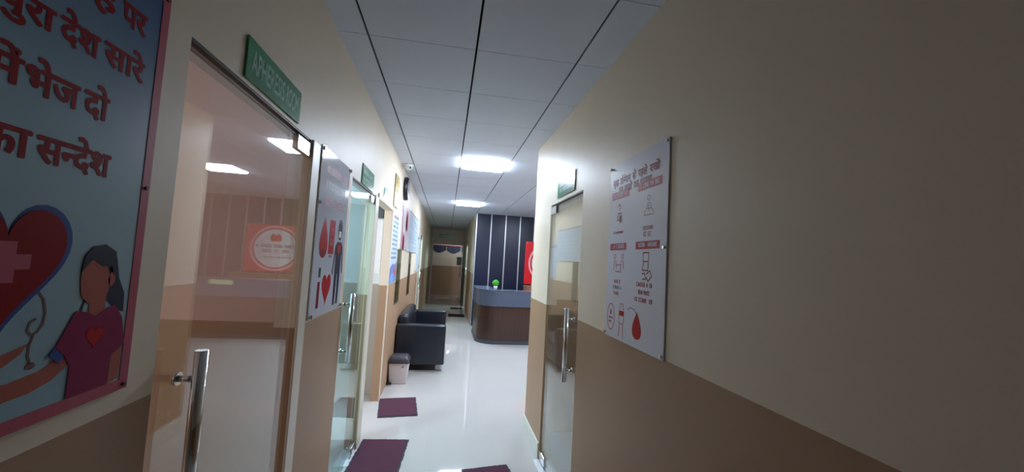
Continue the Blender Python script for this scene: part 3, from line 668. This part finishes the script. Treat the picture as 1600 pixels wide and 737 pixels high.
door_sign('F', 16.8, 2.52, 0.55, 0.15, 'green sign above the doorway at the far end', [(0.3, 0.4, 0.42)], x=-0.09)

# ------------------------------------------------------------------ things on the far left wall
tp = wall_thing('poster', 'L', 5.14, 1.335, 'tall narrow white notice of text lines with blue picture at its foot', 'poster')
MB().box((-0.31, 0, 0), (0.31, 0.88, 0.006), 0.001).build('board', m_pblue, tp)
rg = random.Random(14)
for k in range(9): text_line(tp, m_grey, -0.24, 0.24, 0.30+0.055*k, 0.026, 0.006, rg)
b = MB(); scribble(b, -0.2, 0.2, 0.80, 0.035, 0.006, rg); b.build('heading', m_maroon, tp)
b = MB(); b.poly([(-0.31, 0.0), (0.31, 0.0), (0.31, 0.27), (0.12, 0.22), (-0.05, 0.24), (-0.31, 0.18)], 0.006, 0.0066)
b.mi = 1; b.poly([(-0.2, 0.0), (0.1, 0.0), (0.05, 0.12), (-0.15, 0.1)], 0.0066, 0.0072); b.mi = 2; b.poly([(0.1, 0.1), (0.31, 0.08), (0.31, 0.15), (0.12, 0.17)], 0.0066, 0.0072)
b.build('picture', [m_mblue, mat('sky_print', (120, 170, 222), 0.4), m_pink], tp)
yp = wall_thing('picture_frame', 'L', 4.95, 2.26, 'narrow golden patterned picture hung above the text notice', 'picture')
MB().box((-0.17, 0, 0), (0.17, 0.39, 0.012), 0.003).build('frame', mat('brass_frame', (150, 136, 92), 0.35, 0.4), yp)
b = MB(); b.poly(rect(-0.15, 0.02, 0.15, 0.37), 0.012, 0.0126); b.mi = 1
rg = random.Random(2)
for k in range(26): b.poly(circle(rg.uniform(-.12, .12), rg.uniform(.05, .34), rg.uniform(.008, .022), n=10), 0.0126, 0.013)
b.build('picture', [m_gold, m_dark], yp)
ck = wall_thing('wall_clock', 'L', 5.80, 2.64, 'round black wall clock hung high beside the ceiling camera', 'clock')
bm2 = MB(); bm2.cyl((0, 0, 0), (0, 0, 0.045), 0.168, 48)
bm2.cyl((0, 0, 0.045), (0, 0, 0.058), 0.165, 48, 0.145); bm2.build('case', m_black, ck)
MB().cyl((0, 0, 0.056), (0, 0, 0.0595), 0.138, 48).build('dial', mat('clock_dial', (86, 92, 108), 0.25), ck)
for k in range(12):
    a = PI/6*k; MB().poly([(math.cos(a)*r_+t*math.sin(a), math.sin(a)*r_-t*math.cos(a)) for r_, t in ((.108, -.004), (.128, -.004), (.128, .004), (.108, .004))][::-1], 0.0595, 0.0605).build('hour_mark', m_white, ck)
MB().stroke([(0, 0), (-0.045, 0.05)], 0.009, 0.0606, 0.0616).build('hour_hand', m_white, ck); MB().stroke([(0, 0), (0.07, 0.075)], 0.006, 0.0618, 0.0626).build('minute_hand', m_white, ck)
def dome(x, y, label, rest=0.0):
    d = tag(empty('dome_camera', (x, y, CZ)), label, 'security camera', None)
    MB().cyl((0, 0, 0), (0, 0, -0.025), 0.062, 32, 0.055).build('base', m_white, d)
    b = MB().sphere((0, 0, -0.028), 0.05, n=24); b.build('dome', mat('camera_dome', (225, 228, 232), 0.15), d)
    MB().sphere((0.02, -0.036, -0.048), 0.014, n=12).build('lens', m_black, d)
dome(-0.575, 5.30, 'white dome camera on the ceiling above the wall clock')
dome(3.58, 9.55, 'white dome camera on the reception ceiling near the black wall, mirrored in first door')
def board(y, wd, z, h, label, base, art):
    r = wall_thing('notice_board', 'L', y, z, label, 'notice board', 'boards in a row above the sofa')
    MB().box((-wd/2, 0, 0), (wd/2, h, 0.016), 0.002).build('board', base, r)
    for nm, m, shapes in art:
        b = MB()
        for s_ in shapes: b.poly(s_, 0.016, 0.017)
        b.build(nm, m, r)
    return r
board(6.20, 1.00, 1.77, 0.66, 'pinkish poster board with red figure, nearest of the boards above the sofa', mat('pale_pink_board', (222, 206, 212), 0.3),
      [('dark_edge', m_navy, [rect(-0.5, 0.0, -0.44, 0.62)]), ('picture', m_pink, [[(-0.40, 0.0), (-0.1, 0.0), (-0.12, 0.2), (-0.30, 0.26), (-0.38, 0.16)], rect(0.0, 0.30, 0.26, 0.60)]), ('red_figure', m_maroon, [circle(0.05, 0.42, 0.10, 0.14, 24), circle(-0.22, 0.10, 0.08, 0.10, 20)])])
r = board(7.72, 1.90, 1.75, 0.69, 'wide pale blue grey notice board, second above the sofa', mat('pale_blue_board', (198, 212, 224), 0.3), [('dark_edge', m_grey, [rect(-0.94, 0.67, 0.94, 0.69)])])
rg = random.Random(31); m_faint = mat('faint_print', (188, 202, 216), 0.4)
for k in range(7): text_line(r, m_faint, -0.85, 0.85, 0.08+0.08*k, 0.03, 0.016, rg)
board(9.02, 0.50, 1.36, 0.80, 'small pale blue notice hung lower beside the far glass door', mat('ice_blue_board', (206, 222, 240), 0.3), [('heading', m_mblue, [rect(-0.2, 0.70, 0.2, 0.75)])])
for y, wd, z, h, lb, gm in ((5.74, 0.44, 1.03, 0.72, 'smoky green glass panel across the dado, the nearer one above the sofa back', m_gD), (7.36, 0.34, 1.00, 0.74, 'narrow dark glass panel across the dado, farther one above the sofa', m_gC)):
    g = wall_thing('glass_panel', 'L', y, z, lb, 'glass panel', 'glass panels under the boards')
    MB().box((-wd/2, 0, 0.004), (wd/2, h, 0.012), 0.001).build('pane', gm, g); MB().box((-wd/2, -0.012, 0), (wd/2, 0, 0.016), 0.002).build('rail', m_steel, g); MB().box((-wd/2, h, 0), (wd/2, h+0.012, 0.016), 0.002).build('rail', m_steel, g)
# inside the open doorway
g = tag(empty('white_board', (-0.866, 4.998, 1.44), FACING), 'white panel on the wall inside the open doorway', 'board')
MB().box((-0.073, 0, 0), (0.073, 0.67, 0.012), 0.002).build('board', m_white, g); MB().box((-0.003, 0.0, 0.012), (0.003, 0.67, 0.014)).build('seam', m_grey, g)
g = tag(empty('wall_cabinet', (-0.866, 4.998, 2.12), FACING), 'dark green box above the white panel inside the open doorway', 'cabinet')
MB().box((-0.073, 0, 0), (0.073, 0.24, 0.05), 0.004).build('body', mat('dark_green_metal', (52, 66, 66), 0.4), g)
# far end
g = tag(empty('banner', (-0.05, 18.598, 1.86), FACING), 'blue grey draped banner on the wall through the far doorway', 'banner')
b = MB()
N_ = 40
for k in range(2):
    cx = -0.33 + 0.66*k; pts = []
    for i in range(N_+1):
        t = i/N_; pts.append((cx-0.31+0.62*t, 0.05+0.14*abs(2*t-1)**1.5))
    b.poly(pts + [(cx+0.31, 0.38), (cx-0.31, 0.38)], 0.0, 0.02+0.01*k)
b.build('cloth', mat('blue_grey_cloth', (64, 70, 104), 0.6, noise=0.25, scale=8), g); MB().box((-0.66, 0.36, 0), (0.66, 0.40, 0.035), 0.004).build('header', m_maroon, g)
g = tag(empty('wall_fixture', (0.55, 18.598, 1.38), FACING), 'small dark fixture hung on the wall, right side through the far doorway', 'fixture')
MB().box((-0.09, 0.0, 0), (0.09, 0.30, 0.06), 0.02).build('body', m_black, g); MB().box((-0.11, 0.30, 0.01), (0.11, 0.38, 0.07), 0.025).build('top', m_black, g)
g = tag(empty('threshold_plate', (-0.1, 16.86, 0)), 'pale metal threshold plate on the floor of the far doorway', 'threshold')
MB().box((-0.32, -0.12, 0), (0.32, 0.12, 0.012), 0.004).build('plate', m_white, g)
pp = tag(empty('paper_notice', (XH, 13.95, 1.68), ON_RIGHT), 'white sheet of paper stuck on the far passage glass door', 'paper')
MB().box((-0.12, 0, -0.024), (0.12, 0.30, -0.022)).build('sheet', m_white, pp)
